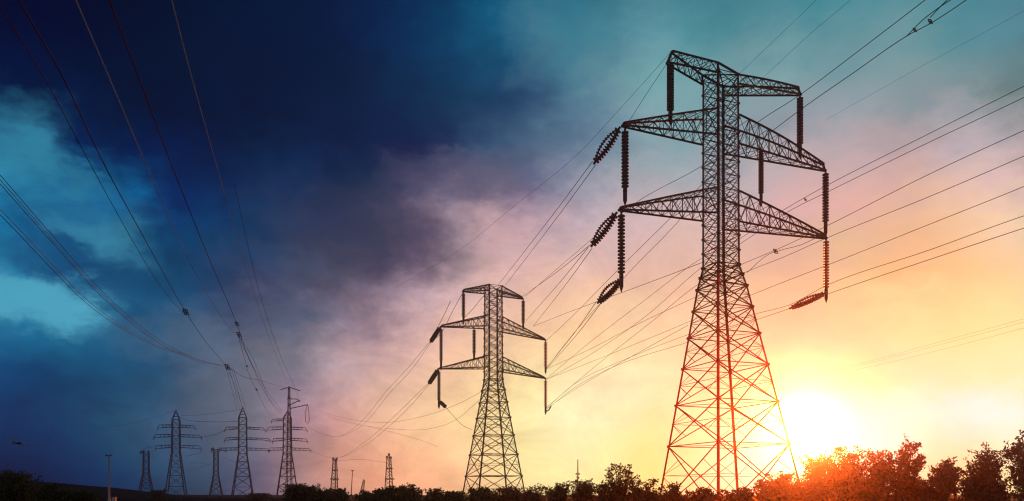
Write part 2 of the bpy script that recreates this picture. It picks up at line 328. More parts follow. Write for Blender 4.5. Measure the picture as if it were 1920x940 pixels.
# ------------------------------------------------------------------ pylons
TH = R(22)
class Tower:
    """arm axis u, line axis v; z-levels with centre offset (along picture x) and half width"""
    def __init__(s, px, Y, th=TH):
        s.c = Vector(((px - 960) / F * Y, Y, 0)); s.th = th
        s.u = Vector((math.cos(th), math.sin(th), 0)); s.vv = Vector((-math.sin(th), math.cos(th), 0))
    def a_of(s, px):
        k = (px - 960) / F; return (k * s.c.y - s.c.x) / (math.cos(s.th) - k * math.sin(s.th))
    def at(s, px, py):
        a = s.a_of(px); p = s.c + s.u * a; p.z = CAMZ + (HY - py) / F * p.y; return p
    def Y(s, px): return (s.c + s.u * s.a_of(px)).y
    def z(s, py): return CAMZ + (HY - py) / F * s.c.y
    def corner(s, k, z):
        L = s.levels
        for (z0, o0, h0), (z1, o1, h1) in zip(L, L[1:]):
            if z <= z1 or (z1, o1, h1) == L[-1]:
                t = (z - z0) / (z1 - z0); o = o0 + (o1 - o0) * t; hh = h0 + (h1 - h0) * t; break
        sx, sy = ((-1, -1), (1, -1), (1, 1), (-1, 1))[k]
        p = s.c + s.u * (sx * hh) + s.vv * (sy * hh) + Vector((o, 0, 0)); p.z = z; return p

def lattice(mb, T, zs, wd, style):
    """bracing of the four faces between the given heights"""
    for i, (z0, z1) in enumerate(zip(zs, zs[1:])):
        st_ = style[i] if isinstance(style, (list, tuple)) else style
        for k in range(4):
            a0, b0, a1, b1 = T.corner(k, z0), T.corner((k + 1) % 4, z0), T.corner(k, z1), T.corner((k + 1) % 4, z1)
            w_ = wd
            mb.bar(a0, b1, w_); mb.bar(b0, a1, w_ * .98)
            mb.bar(a1, b1, w_ * .9)
            if st_ >= 2:                                   # redundant members
                den = (b0 - a0).length + (b1 - a1).length; t = (b0 - a0).length / den
                x = a0.lerp(b1, t)
                la, lb = a0.lerp(a1, t), b0.lerp(b1, t)
                mb.bar(x, la, w_ * .5); mb.bar(x, lb, w_ * .5)
                for (p0, pm, p1, x0, x1) in ((a0, la, a1, a0.lerp(x, .5), x.lerp(a1, .5)), (b0, lb, b1, b0.lerp(x, .5), x.lerp(b1, .5))):
                    mb.bar(pm, x0, w_ * .42); mb.bar(pm, x1, w_ * .42)
                if st_ >= 3:
                    mb.bar(a0.lerp(x, .5), a0.lerp(b0, .5), w_ * .42); mb.bar(b0.lerp(x, .5), a0.lerp(b0, .5), w_ * .42)
                    mb.bar(x.lerp(a1, .5), a1.lerp(b1, .5), w_ * .42); mb.bar(x.lerp(b1, .5), a1.lerp(b1, .5), w_ * .42)
        c = [T.corner(k, z1) for k in range(4)]
        for q in c: mb.box((q.x, q.y, q.z), (wd * 2.1, wd * 2.1, wd * 2.9), T.th)      # gusset plates
        mb.bar(c[0], c[2], wd * .55); mb.bar(c[1], c[3], wd * .53)

def arm(T, side, ztop, zbot, tip_top, tip_bot, chord, lace, nb, bow=0.0):
    """tapering box truss from one face of the body out to its tip"""
    mb = MB()
    ks = (0, 3) if side < 0 else (1, 2)
    bt = [T.corner(k, ztop) for k in ks]; bb = [T.corner(k, zbot) for k in ks]
    hv = T.vv * .16
    tt = [tip_top - hv, tip_top + hv]; tb = [tip_bot - hv, tip_bot + hv]
    def ch(a, b, t, up): p = a.lerp(b, t); p.z += up * math.sin(math.pi * t); return p
    rows = [[ch(bt[0], tt[0], i / nb, bow), ch(bt[1], tt[1], i / nb, bow), ch(bb[0], tb[0], i / nb, 0), ch(bb[1], tb[1], i / nb, 0)] for i in range(nb + 1)]
    for r0, r1 in zip(rows, rows[1:]):
        for q in range(4): mb.bar(r0[q], r1[q], chord)
    for i, (r0, r1) in enumerate(zip(rows, rows[1:])):
        f = i % 2
        for q in (0, 1):
            mb.bar(r0[q if f else q + 2], r1[q + 2 if f else q], lace); mb.bar(r0[q + 2 if f else q], r1[q if f else q + 2], lace * .55)
            if 0 < i: mb.bar(r0[q], r0[q + 2], lace * .8)
        mb.bar(r0[0], r1[1], lace * .7); mb.bar(r0[3], r1[2], lace * .7)
        if i: mb.bar(r0[0], r0[1], lace * .6); mb.bar(r0[2], r0[3], lace * .6)
    mb.bar(tt[0], tb[1], chord); mb.bar(tt[0], tt[1], chord); mb.bar(tb[0], tb[1], chord * 1.1)
    mb.bar(tip_top, tip_bot + Vector((0, 0, -.05)), chord * 1.3)
    return mb

def make_pylon(T, label, zrings, zupper, legw, wd, arms, material, cat='pylon', group=None, styles=(2, 2), footing=True, leg_material=None):
    root = thing('transmission_pylon', label, cat, T.c.copy(), group)
    zs_all = sorted(set([l[0] for l in T.levels]))
    for k in range(4):
        m = MB()
        for z0, z1 in zip(zs_all, zs_all[1:]):
            ctr = T.c + Vector((T.levels[0][1] * .3, 0, 0)); ctr.z = (z0 + z1) / 2
            p, q = T.corner(k, z0), T.corner(k, z1)
            m.angle(p, q, legw, ctr - (p + q) / 2)
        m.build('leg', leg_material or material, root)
        if footing:
            f = MB(); p = T.corner(k, 0); f.box((p.x, p.y, .2), (.9, .9, .7), T.th); f.build('footing', M_CONC, root)
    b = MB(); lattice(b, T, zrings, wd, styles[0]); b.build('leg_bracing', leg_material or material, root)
    b = MB(); lattice(b, T, zupper, wd * .72, styles[1]); b.build('body_bracing', material, root)
    for args in arms:
        arm(T, *args).build('crossarm', material, root)
    return root

# --- the large pylon
T1 = Tower(1351, 84)
zb, zt = T1.z(500), T1.z(146)
T1.levels = [(0, .95, 5.5), (T1.z(540), .12, 1.85), (zb, .04, 1.37), (zt, 0, 1.33)]
a1 = [(-1, T1.z(134), T1.z(152), T1.at(1260, 97), T1.at(1251, 118), .15, .07, 6, 0),
      (1, T1.z(147), T1.z(164), T1.at(1496, 165), T1.at(1501, 178), .15, .07, 8, 0.1),
      (-1, T1.z(218), T1.z(266), T1.at(1170, 231), T1.at(1167, 236), .155, .07, 8, .05),
      (1, T1.z(221), T1.z(275), T1.at(1543, 308), T1.at(1547, 320), .155, .07, 9, .3),
      (-1, T1.z(363), T1.z(410), T1.at(1164, 389), T1.at(1161, 394), .155, .07, 8, .05),
      (1, T1.z(363), T1.z(420), T1.at(1547, 442), T1.at(1549, 447), .155, .07, 9, .1)]
zr1 = [0, T1.z(835), T1.z(757), T1.z(688), T1.z(630), T1.z(580), T1.z(540), T1.z(518), zb]
n_up = 13
zu1 = [zb + (zt - zb) * i / n_up for i in range(n_up + 1)]
P1 = make_pylon(T1, 'largest dark lattice pylon with red lower legs standing beside the sun', zr1, zu1, .21, .092, a1, M_STEEL, styles=(2, 3), leg_material=M_RED_LEG)

cap = MB()
for k0, k1 in ((0, 1), (3, 2), (0, 2), (3, 1)): cap.bar(T1.corner(k0, T1.z(134)), T1.corner(k1, T1.z(147)), .17 if (k0, k1) in ((0, 1), (3, 2)) else .1)
for k0 in (0, 3): cap.bar(T1.corner(k0, zt - .1), T1.corner(k0, T1.z(134)), .17)
cap.build('cap_truss', M_STEEL, P1)
# --- the middle pylon
T2 = Tower(925, 171)
zb2, zt2 = T2.z(712), T2.z(538)
T2.levels = [(0, 0, 5.6), (zb2, 0, 1.62), (zt2, 0, 1.52)]
a2 = [(-1, T2.z(538), T2.z(549), T2.at(870, 543), T2.at(867, 547), .2, .085, 6, 0),
      (1, T2.z(539), T2.z(551), T2.at(978, 557), T2.at(981, 561), .2, .085, 6, 0),
      (-1, T2.z(594), T2.z(615), T2.at(829, 610), T2.at(826, 613), .2, .085, 8, 0),
      (1, T2.z(596), T2.z(618), T2.at(1020, 635), T2.at(1023, 638), .2, .085, 8, 0),
      (-1, T2.z(669), T2.z(691), T2.at(825, 690), T2.at(821, 692), .2, .085, 8, 0),
      (1, T2.z(671), T2.z(694), T2.at(1019, 707), T2.at(1023, 710), .2, .085, 8, 0)]
zr2 = [0, T2.z(893), T2.z(853), T2.z(817), T2.z(784), T2.z(755), T2.z(732), zb2]
zu2 = [zb2 + (zt2 - zb2) * i / 11 for i in range(12)]
make_pylon(T2, 'mid-sized lattice pylon rising from the hedge between storm cloud and sunset', zr2, zu2, .27, .135, a2, M_STEEL, styles=(2, 2))

# ------------------------------------------------------------------ insulator strings
def insulator_proto(name, label, material, sheds=17):
    """unit string hanging from its origin: length 1 along -z before scaling, discs of radius 1"""
    root = thing(name, label, 'insulator', (0, 0, 0), 'insulator strings')
    m = MB(); prof = []
    for i in range(sheds):
        z = -.05 - .86 * i / sheds; d = .86 / sheds
        prof += [(z, .46), (z - d * .24, .50), (z - d * .34, 1.0), (z - d * .68, 1.0), (z - d * .78, .48)]
    prof.append((-.91, .22))
    k = 10
    for z, r in prof:
        for q in range(k): t = 2 * math.pi * q / k; m.v.append(Vector((r * math.cos(t), r * math.sin(t), z)))
    m.n = len(m.v)
    for j in range(len(prof) - 1):
        for q in range(k): m.f.append((j*k + q, j*k + (q+1) % k, (j+1)*k + (q+1) % k, (j+1)*k + q))
    m.f.append(tuple(range(k))); m.f.append(tuple((len(prof)-1)*k + q for q in reversed(range(k))))
    m.build('disc_stack', material, root)
    f = MB(); f.tube([(0, 0, .01), (0, 0, -.025), (0, 0, -.05)], [.16, .34, .16], 6); f.build('top_fitting', M_STEEL, root)
    f = MB(); f.tube([(0, 0, -.90), (0, 0, -.935), (0, 0, -.95), (0, 0, -.965), (0, 0, -.99), (0, 0, -1.0)], [.2, .2, .62, .62, .2, .16], 8)
    f.tube([(-.55, 0, -.985), (0, 0, -1.0), (.55, 0, -.985)], [.12, .2, .12], 6); f.build('wire_clamp', M_STEEL, root)
    return root
protos = {}
def insulator(p, q, rad, label, red=False):
    p = Vector(p); q = Vector(q); key = red
    if key not in protos:
        r = insulator_proto('insulator_string', label, M_PORC_SUN_RED if red else M_PORC); protos[key] = r
    else:
        s = protos[key]; r = s.copy(); C.objects.link(r)
        for ch in list(s.children):
            c = ch.copy(); C.objects.link(c); c.parent = r
        r['label'] = label
    L = (q - p).length; r.location = p; r.scale = (rad, rad, L)
    r.rotation_mode = 'QUATERNION'; r.rotation_quaternion = (q - p).to_track_quat('-Z', 'Y')
    return r
def hang(T, px, y0, y1, rad, label, red=False, dx=0):
    p = T.at(px, y0); insulator(p, P(px + dx, y1, p.y), rad, label, red)
hang(T1, 1257, 117, 217, .38, 'dark disc string under storm-side tip of the largest pylon\'s top arm')
hang(T1, 1500, 178, 280, .36, 'dark disc string under sun-side tip of the largest pylon\'s top arm')
hang(T1, 1172, 240, 364, .37, 'dark vertical disc string under storm-side tip of the largest pylon\'s middle arm')
hang(T1, 1427, 278, 372, .30, 'thin dark disc string halfway along sun-side middle arm of the largest pylon')
hang(T1, 1548, 320, 426, .36, 'dark disc string under sun-side tip of the largest pylon\'s middle arm')
hang(T1, 1165, 396, 525, .37, 'dark vertical disc string under storm-side tip of the largest pylon\'s lowest arm')
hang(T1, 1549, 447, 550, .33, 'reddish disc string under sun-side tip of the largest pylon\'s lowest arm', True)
hang(T2, 869, 548, 599, .40, 'disc string under storm-side tip of the mid-sized pylon\'s top arm')
hang(T2, 981, 562, 610, .40, 'disc string under sun-side tip of the mid-sized pylon\'s top arm')
hang(T2, 827, 614, 683, .40, 'disc string under storm-side tip of the mid-sized pylon\'s middle arm')
hang(T2, 889, 616, 668, .40, 'disc string halfway along storm-side middle arm of the mid-sized pylon')
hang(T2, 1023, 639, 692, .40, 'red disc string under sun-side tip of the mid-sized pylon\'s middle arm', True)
hang(T2, 823, 694, 756, .40, 'vertical disc string under storm-side tip of the mid-sized pylon\'s lowest arm')
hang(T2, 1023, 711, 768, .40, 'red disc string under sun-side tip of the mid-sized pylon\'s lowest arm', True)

def tension_set(p, q, rad, bow, label, red=False, n=12, thin=True):
    """slanting pair of disc strings bowed apart between two yokes"""
    p = Vector(p); q = Vector(q); root = thing('tension_insulator', label, 'insulator', p, 'slanting insulator sets')
    d = (q - p); L = d.length; d.normalize(); side = d.cross(Vector((0, 1, 0))).normalized()
    for sgn, rr, bw in ((1, rad, bow * .2), (-1, rad * (.5 if thin else .8), bow * .45)):
        m = MB(); pts = []; rs = []
        for i in range(n):
            for t, r in ((0, .45), (.25, .5), (.35, 1), (.70, 1), (.8, .45)):
                s_ = (i + t) / n
                pts.append(p + d * (L * (.08 + .84 * s_)) + side * (sgn * bw * math.sin(math.pi * s_) ** .7)); rs.append(r * rr)
        m.tube(pts, rs, 8); m.build('disc_stack', M_PORC_SUN_RED if red else M_PORC, root)
    for e0, e1 in ((p, p + d * L * .09), (q, q - d * L * .09)):
        f = MB(); f.tube([e0, e1], rad * .35, 6); f.bar(e1 - side * rad, e1 + side * rad, rad * .4); f.build('yoke_fitting', M_STEEL, root)
Ym, Yl = T1.Y(1168), T1.Y(1163)
tension_set(P(1163, 238, Ym), P(1113, 308, Ym + 2.2), .36, 1.05, 'slanting dark insulator pair from storm-side middle arm of the largest pylon')
tension_set(P(1157, 398, Yl), P(1108, 463, Yl + 2.2), .36, .9, 'slanting dark insulator pair from storm-side lowest arm of the largest pylon')
tension_set(P(1166, 523, Yl), P(1120, 569, Yl + 2), .33, 1.0, 'slanting insulator pair below the lowest dark string of the largest pylon')
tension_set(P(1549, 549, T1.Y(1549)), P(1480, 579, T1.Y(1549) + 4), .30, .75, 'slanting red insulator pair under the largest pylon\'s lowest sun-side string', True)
tension_set(P(825, 614, T2.Y(826)), P(807, 642, T2.Y(826) + 3), .5, .25, 'slanting dark insulator from storm-side middle arm of the mid-sized pylon', thin=False)
tension_set(P(821, 694, T2.Y(822)), P(804, 720, T2.Y(822) + 3), .5, .25, 'slanting dark insulator from storm-side lowest arm of the mid-sized pylon', thin=False)
tension_set(P(824, 753, T2.Y(822)), P(836, 764, T2.Y(822) - 1), .42, .15, 'short slanting insulator below the mid-sized pylon\'s lowest storm-side string', n=9, thin=False)

# ------------------------------------------------------------------ distant pylons
def far_pylon(px, Y, ytop, ybend, ycol, hw_col, hw_base, arms, label, peak=True, th=R(14)):
    T = Tower(px, Y, th); k = Y / F / (math.cos(th) + math.sin(th))
    T.levels = [(0, 0, hw_base * k), (T.z(ybend), 0, hw_col * k), (T.z(ycol), 0, hw_col * k * .9)]
    root = thing('distant_pylon', label, 'pylon', T.c.copy(), 'lattice pylons on the far horizon')
    leg = .36 * Y / 430
    for q in range(4):
        m = MB(); m.bar(T.corner(q, 0), T.corner(q, T.z(ybend)), leg); m.bar(T.corner(q, T.z(ybend)), T.corner(q, T.z(ycol)), leg); m.build('leg', M_STEEL_HAZED, root)
    zr = [0]; zbend = T.z(ybend)
    fr = [.27, .5, .68, .83, 1]; zr += [zbend * f for f in fr]
    nu = max(2, round((T.z(ycol) - zbend) / 4.0)); zr += [zbend + (T.z(ycol) - zbend) * (i + 1) / nu for i in range(nu)]
    b = MB(); lattice(b, T, zr, (.17 * Y / 430), 1); b.build('bracing', M_STEEL_HAZED, root)
    if peak:
        b = MB(); top = T.c.copy(); top.z = T.z(ytop)
        for q in range(4): b.bar(T.corner(q, T.z(ycol)), top, leg * .8)
        zc = T.z(ycol)
        for f0 in (.3, .6):
            cs = [T.corner(q, zc).lerp(top, f0) for q in range(4)]
            for q in range(4): b.bar(cs[q], cs[(q + 1) % 4], leg * .5)
        b.build('earth_peak', M_STEEL_HAZED, root)
    for (xl, xr, ytip, yup, ylo) in arms:
        for xt, ks in ((xl, (0, 3)), (xr, (1, 2))):
            if xt is None: continue
            m = MB(); tip = T.at(xt, ytip); mid = []
            for q in ks:
                up, lo = T.corner(q, T.z(yup)), T.corner(q, T.z(ylo)); el = tip.copy(); el.z = max(up.z, tip.z); el = up.lerp(el, .88); el.z = up.z - .2
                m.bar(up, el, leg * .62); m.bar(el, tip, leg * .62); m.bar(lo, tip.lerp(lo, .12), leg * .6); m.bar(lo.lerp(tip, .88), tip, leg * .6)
                for t in (.25, .5, .75): m.bar(up.lerp(el, t), lo.lerp(tip, t * .9 - .08), leg * .35)
            drop = MB()
            m.build('crossarm', M_STEEL_HAZED, root)
            drop.tube([tip, tip - Vector((0, 0, 1.1))], leg * .45, 5); drop.build('insulator', M_PORC, root)
    return T
TA = far_pylon(330, 430, 769, 848, 787, 8.5, 22, [(295, 366, 803, 797, 801), (288, 378, 821, 815, 819), (291, 378, 842, 835, 839)], 'bluish distant pylon nearest the lamp post, three broad crossarms and pointed top')
TB = far_pylon(455, 425, 764, 851, 783, 9, 23, [(421, 497, 807, 801, 804), (421, 508, 826, 821, 824), (412, 505, 845, 840, 844)], 'distant pylon between two others with a bundle of wires dropping to its top')
TC_ = far_pylon(539, 420, 771, 851, 784, 9.5, 24, [(509, None, 790, 786, 789), (500, 576, 807, 801, 805), (511, 577, 828, 822, 826), (503, 583, 845, 840, 844)], 'distant pylon beside the dark green trees, rosy sky behind its three arms')
far_pylon(274, 500, 842, 886, 846, 6, 16, [(263, None, 850, 846, 849)], 'small bluish lattice tower close to the first distant pylon and the hill', False)
far_pylon(405, 510, 838, 889, 843, 5, 14.5, [(396, 424, 847, 840, 843)], 'small lattice tower between two taller distant pylons', False)
# slender mast rising behind the third distant pylon
mT = Tower(542, 470, R(14))
root = thing('slender_mast', 'very slender tall mast with thin crossarms rising behind the distant pylon', 'mast', mT.c.copy())
m = MB(); top = mT.c.copy(); top.z = mT.z(725)
for q in range(4):
    s_ = ((-1, -1), (1, -1), (1, 1), (-1, 1))[q]; m.bar(mT.c + Vector((s_[0] * 1.6, s_[1] * 1.6, 0)), top + Vector((s_[0] * .35, s_[1] * .35, 0)), .3)
for i in range(14):
    z = top.z * (i + 1) / 14; r_ = 1.6 + (.35 - 1.6) * (i + 1) / 14; r0 = 1.6 + (.35 - 1.6) * i / 14; z0 = top.z * i / 14
    for q in range(4):
        s0 = ((-1, -1), (1, -1), (1, 1), (-1, 1))[q]; s1_ = ((-1, -1), (1, -1), (1, 1), (-1, 1))[(q + 1) % 4]
        m.bar(mT.c + Vector((s0[0]*r0, s0[1]*r0, z0)), mT.c + Vector((s1_[0]*r_, s1_[1]*r_, z)), .16)
m.build('shaft', M_STEEL_HAZED, root)
for pts in ([(526, 731), (542, 726.5), (563, 733)], [(538, 748), (556, 748.5), (563, 754)], [(542, 760), (562, 751)], [(545, 766), (577, 759)]):
    m = MB(); m.tube([mT.at(*p) for p in pts], .28, 5); m.build('crossarm', M_STEEL_HAZED, root)
m = MB(); m.tube([mT.at(*p) for p in [(576, 759), (572, 775), (573, 790), (577, 796), (580, 788), (579, 772), (577, 759)]], .2, 5); m.build('hanging_loop', M_PORC_SUN_RED, root)
# two tiny lattice masts, a pole, a leaning jib and a far mast along the horizon
def cluster_mast(px, Y, tops, ybot, hw, plats, label):
    c = P(px, 930, Y); c.z = 0; root = thing('mast_cluster', label, 'mast', c, 'lattice masts along the sunset horizon'); k = Y / F
    feet = [(-hw * k, -2), (hw * k, -2), (0, 2)]
    for (tx, ty), (fx, fy) in zip(tops, feet):
        m = MB(); tp = P(tx, ty, Y); tp.y += fy * .4; m.bar((c.x + fx, c.y + fy, 0), tp, .5); m.bar(tp - Vector((0, 0, 1.6)), tp + Vector((0, 0, .3)), 1.1)
        m.build('upright', M_STEEL_HAZED, root)
    m = MB()
    for (x0, x1, y) in plats: m.box(P((x0 + x1) / 2, y, Y), ((x1 - x0) * k, 3, .9))
    m.build('platform', M_STEEL_HAZED, root)
    m = MB(); n = 12
    for i in range(n):
        for a, b in ((0, 1), (1, 2), (2, 0)):
            A0 = Vector((c.x + feet[a][0], c.y + feet[a][1], 0)); A1 = P(tops[a][0], tops[a][1], Y); B0 = Vector((c.x + feet[b][0], c.y + feet[b][1], 0)); B1 = P(tops[b][0], tops[b][1], Y)
            m.bar(A0.lerp(A1, i / n), B0.lerp(B1, (i + 1) / n), .28)
    m.build('bracing', M_STEEL_HAZED, root)
cluster_mast(627.5, 560, [(625.2, 859), (631.6, 859), (628.5, 862)], 925, 7.5, [(624, 633, 882), (620, 635, 898.5)], 'thin red lattice mast above the dark green trees, nearer the distant pylons')
cluster_mast(730, 560, [(726, 856), (733, 857), (729, 851)], 925, 8.5, [(724, 736, 879), (722, 739, 898.5)], 'thin red lattice mast with pointed top, nearer the mid-sized pylon')
c = P(658, 930, 500); c.z = 0
root = thing('slim_pole', 'slim leaning pole with tiny cross top between two red lattice masts', 'pole', c)
m = MB(); m.tube([c, P(661, 883, 500)], [.35, .22], 6); m.build('shaft', M_STEEL_HAZED, root)
m = MB(); m.tube([P(658.5, 883, 500), P(663.5, 882.5, 500)], .3, 5); m.build('cross_top', M_STEEL_HAZED, root)
c = P(676, 930, 320); c.z = 0
root = thing('leaning_jib', 'short leaning lattice jib poking above the dark green trees', 'crane jib', c)
m = MB(); b0 = c; b1 = P(683, 901, 320); b2 = P(680, 900, 320)
w0 = Vector((1.0, 0, 0)); m.bar(b0 - w0, P(680.5, 904, 320), .22); m.bar(b0 + w0, P(683.5, 902, 320), .22)
for i in range(9): m.bar((b0 - w0).lerp(P(680.5, 904, 320), i / 9), (b0 + w0).lerp(P(683.5, 902, 320), (i + 1) / 9), .16); m.bar((b0 + w0).lerp(P(683.5, 902, 320), i / 9), (b0 - w0).lerp(P(680.5, 904, 320), (i + 1) / 9), .16)
m.build('lattice', M_STEEL_HAZED, root)
m = MB(); m.tube([P(680, 905, 320), P(682, 899.5, 320), P(684.5, 902, 320)], .2, 5); m.build('tip', M_STEEL_HAZED, root)
c = P(1083, 930, 590); c.z = 0
root = thing('thin_aerial', 'faint thin aerial above the brown bushes between the two big pylons', 'aerial', c)
m = MB(); m.tube([c, P(1083.5, 862, 590)], [.8, .35], 6); m.build('shaft', M_STEEL_HAZED, root)
m = MB(); m.box(P(1083.3, 889, 590), (3.2, 1, 1.2)); m.box(P(1083.3, 895, 590), (2.2, 1, .9)); m.build('dish', M_STEEL_HAZED, root)

# ------------------------------------------------------------------ lamp post, cabinet, bird
c = P(204.5, 930, 120); c.z = 0
root = thing('lamp_post', 'tall pale lamp post with short crossbar head in front of the hill', 'lamp post', c)
m = MB(); top = P(204.5, 855, 120); m.tube([c, c + Vector((0, 0, 1.2)), c + Vector((0, 0, 1.25)), top], [.21, .20, .16, .10], 10); m.build('post', M_PAINTPOLE, root, True)
m = MB(); m.tube([top - Vector((.33, 0, -.02)), top + Vector((.33, 0, .02))], .045, 6); m.build('crossbar', M_STEEL, root)
for s_ in (-1, 1):
    m = MB(); m.box(top + Vector((s_ * .32, -.05, .08)), (.26, .34, .15)); m.build('lamp_head', M_STEEL, root)
c = P(214, 930, 114); c.z = 0
root = thing('utility_cabinet', 'small pale utility cabinet beside the foot of the lamp post', 'cabinet', c)
m = MB(); m.box((c.x, c.y, .78), (.5, .4, 1.56)); m.build('body', M_CAB, root)
m = MB(); m.box((c.x, c.y, 1.60), (.58, .48, .07)); m.build('lid', M_CAB, root)
m = MB(); m.box((c.x, c.y - .215, .85), (.40, .03, 1.2)); m.build('door', M_CAB, root)

def bird(c, sc_):
    me = bpy.data.meshes.new('bird')
    V = [(-.52, .0, .02), (-.40, .03, .05), (-.2, .07, .07), (.05, .09, .06), (.28, .06, .03), (.55, .0, .0), (.62, .10, -.01)]
    vs = []; fs = []; k = 6; rad = [.01, .05, .09, .10, .07, .03, .01]
    for (x, _y, z), r in zip(V, rad):
        for q in range(k): t = 2 * math.pi * q / k; vs.append((x, r * math.cos(t), z + r * .8 * math.sin(t)))
    for j in range(len(V) - 1):
        for q in range(k): fs.append((j*k + q, j*k + (q+1) % k, (j+1)*k + (q+1) % k, (j+1)*k + q))
    fs.append(tuple(reversed(range(k)))); fs.append(tuple((len(V)-1)*k + q for q in range(k)))
    o = len(vs)                                           # wings: raised, swept, tapering with thickness
    for s_ in (-1, 1):
        b = len(vs)
        pts = [(-.18, .06, .09), (.16, .06, .07), (-.12, .5, .24), (.18, .5, .20), (.10, 1.0, .16), (.28, .95, .13), (.45, 1.35, .02), (.50, 1.33, .0)]
        for dz in (0, -.02):
            for x, y, z in pts: vs.append((x, y * s_, z + dz))
        for i in range(0, 6, 2):
            fs.append((b+i, b+i+1, b+i+3, b+i+2)); fs.append((b+8+i, b+8+i+2, b+8+i+3, b+8+i+1))
            fs.append((b+i, b+i+2, b+8+i+2, b+8+i)); fs.append((b+i+1, b+8+i+1, b+8+i+3, b+i+3))
        fs.append((b+6, b+7, b+15, b+14)); fs.append((b, b+8, b+9, b+1))
    me.from_pydata(vs, [], fs); me.materials.append(M_BIRD)
    ob = bpy.data.objects.new('bird', me); C.objects.link(ob); ob.location = c; ob.scale = (sc_,) * 3; ob.rotation_euler = (R(8), R(4), R(62))
    tag(ob, 'dark bird gliding with wings spread low in the blue dusk', 'bird')
bird(P(33, 833, 75), 1.0)

# ------------------------------------------------------------------ overhead wires
def spline(pts, n=10):
    q = [Vector((a, b, 1 / Y)) for a, b, Y in pts]; out = []
    if len(q) == 2: q.insert(1, q[0].lerp(q[1], .5))
    for i in range(len(q) - 1):
        p0 = q[i - 1] if i else q[0] * 2 - q[1]; p1, p2 = q[i], q[i + 1]; p3 = q[i + 2] if i + 2 < len(q) else q[-1] * 2 - q[-2]
        l = max(.3, (p2 - p1).xy.length); t0 = (p1 - p0).xy.length or l; t3 = (p3 - p2).xy.length or l
        m1 = ((p2 - p1) / l + (p1 - p0) / t0) / 2 * l; m2 = ((p3 - p2) / t3 + (p2 - p1) / l) / 2 * l
        for s_ in range(n):
            t = s_ / n; out.append(p1 * (2*t**3 - 3*t*t + 1) + m1 * (t**3 - 2*t*t + t) + p2 * (-2*t**3 + 3*t*t) + m2 * (t**3 - t*t))
    out.append(q[-1])
    return [P(a.x, a.y, 1 / a.z) for a in out]
def auto(pts, Y0, Y1):
    """fill in depth: a straight span has 1/Y linear along its picture length"""
    L = [0]
    for a, b in zip(pts, pts[1:]): L.append(L[-1] + math.dist(a, b))
    return [(x, y, 1 / (1/Y0 + (1/Y1 - 1/Y0) * l / L[-1])) for (x, y), l in zip(pts, L)]
def wire(label, pts, r, Y0=None, Y1=None, pale=False, spacers=(), group=None, name='overhead_wire', extra=()):
    q = auto(pts, Y0, Y1) if Y0 else pts
    def run(qq):
        sp = spline(qq)
        if qq[0][0] < 0 or qq[0][1] < 0 or qq[0][0] > 1920: sp.insert(0, sp[0] + (sp[0] - sp[1]).normalized() * 70)      # the span goes on overhead
        if qq[-1][1] < 0: sp.append(sp[-1] + (sp[-1] - sp[-2]).normalized() * 70)
        return sp
    m = MB(); m.tube(run(q), r, 5)
    for e in extra: m.tube(run(auto(e[0], e[1], e[2])), r, 5)
    o = m.build(name, M_WIRE_PALE if pale else M_WIRE, None, True)
    tag(o, label, 'wire', group or 'overhead power lines')
    for (x, y, Y, s_) in spacers:                        # clamps and spacers riding on the wire
        f = MB(); c_ = P(x, y, Y); 
        f.tube([c_ + Vector((-.5*s_, 0, .6*s_)), c_ + Vector((.25*s_, 0, .42*s_)), c_ + Vector((.6*s_, 0, -.5*s_)), c_ + Vector((-.15*s_, 0, -.35*s_)), c_ + Vector((-.5*s_, 0, .6*s_))], .10 * s_, 5)
        f.bar(c_ + Vector((-.45*s_, 0, .2*s_)), c_ + Vector((.5*s_, 0, -.15*s_)), .16 * s_)
        f.bar(c_ + Vector((0, 0, .45*s_)), c_ + Vector((.1*s_, 0, -.45*s_)), .14 * s_)
        f.build('spacer_clamp', M_STEEL, o)
    return o
EXEC_WIRES = True
# storm side: lines sweeping overhead down to the distant pylons
wire('thin dark overhead wire nearest the sky corner, joining its thicker neighbour at a clamp', [(-30, -32), (0, 15), (85, 150), (165, 300), (245, 445), (300, 535), (340, 583), (349, 590)], .034, 47, 140)
wire('thick black overhead wire with rectangular clamp dropping to the distant pylons', [(15, -36), (35, 0), (115, 140), (190, 298), (275, 455), (347, 583), (385, 640), (423, 687), (444, 732), (455, 766)], .05, 46, 425, spacers=[(348, 586, 140, 1.0), (426, 689, 235, 1.5)])
wire('first pale grey overhead wire in the navy cloud, ending at a twin clamp', [(126, -38), (142, 0), (200, 135), (270, 300), (345, 470), (400, 570), (430, 615), (446, 630)], .036, 47, 170, pale=True)
wire('single black overhead wire between the two pale ones in the navy cloud', [(192, -38), (205, 0), (262, 150), (322, 310), (390, 480), (443, 605), (462, 660), (498, 730), (529, 772)], .05, 46, 420, spacers=[(444, 608, 165, .8), (448, 628, 180, 1.0)])
wire('second pale grey overhead wire, dropping to the top of the slender mast', [(313, -38), (322, 0), (358, 140), (400, 290), (450, 465), (500, 620), (542, 727)], .036, 48, 470, pale=True)
wire('short dark overhead wire beside the second pale wire, ending at the mast', [(440, 345), (460, 440), (490, 560), (525, 665), (556, 735), (560, 750)], .06, 160, 470)
for dx, dy, nm in ((0, 0, 'upper'), (0, 9, 'middle'), (0, 17, 'lower')):
    wire(f'{nm} wire of the triple bundle sagging below the bright cyan cloud gap', [(-40, 282 + dy), (0, 328 + dy), (95, 438 + dy * .8), (200, 555 + dy * .6), (295, 635 + dy * .4), (365, 672 + dy * .2), (423, 687)], .03, 60, 235, pale=(dy == 9))
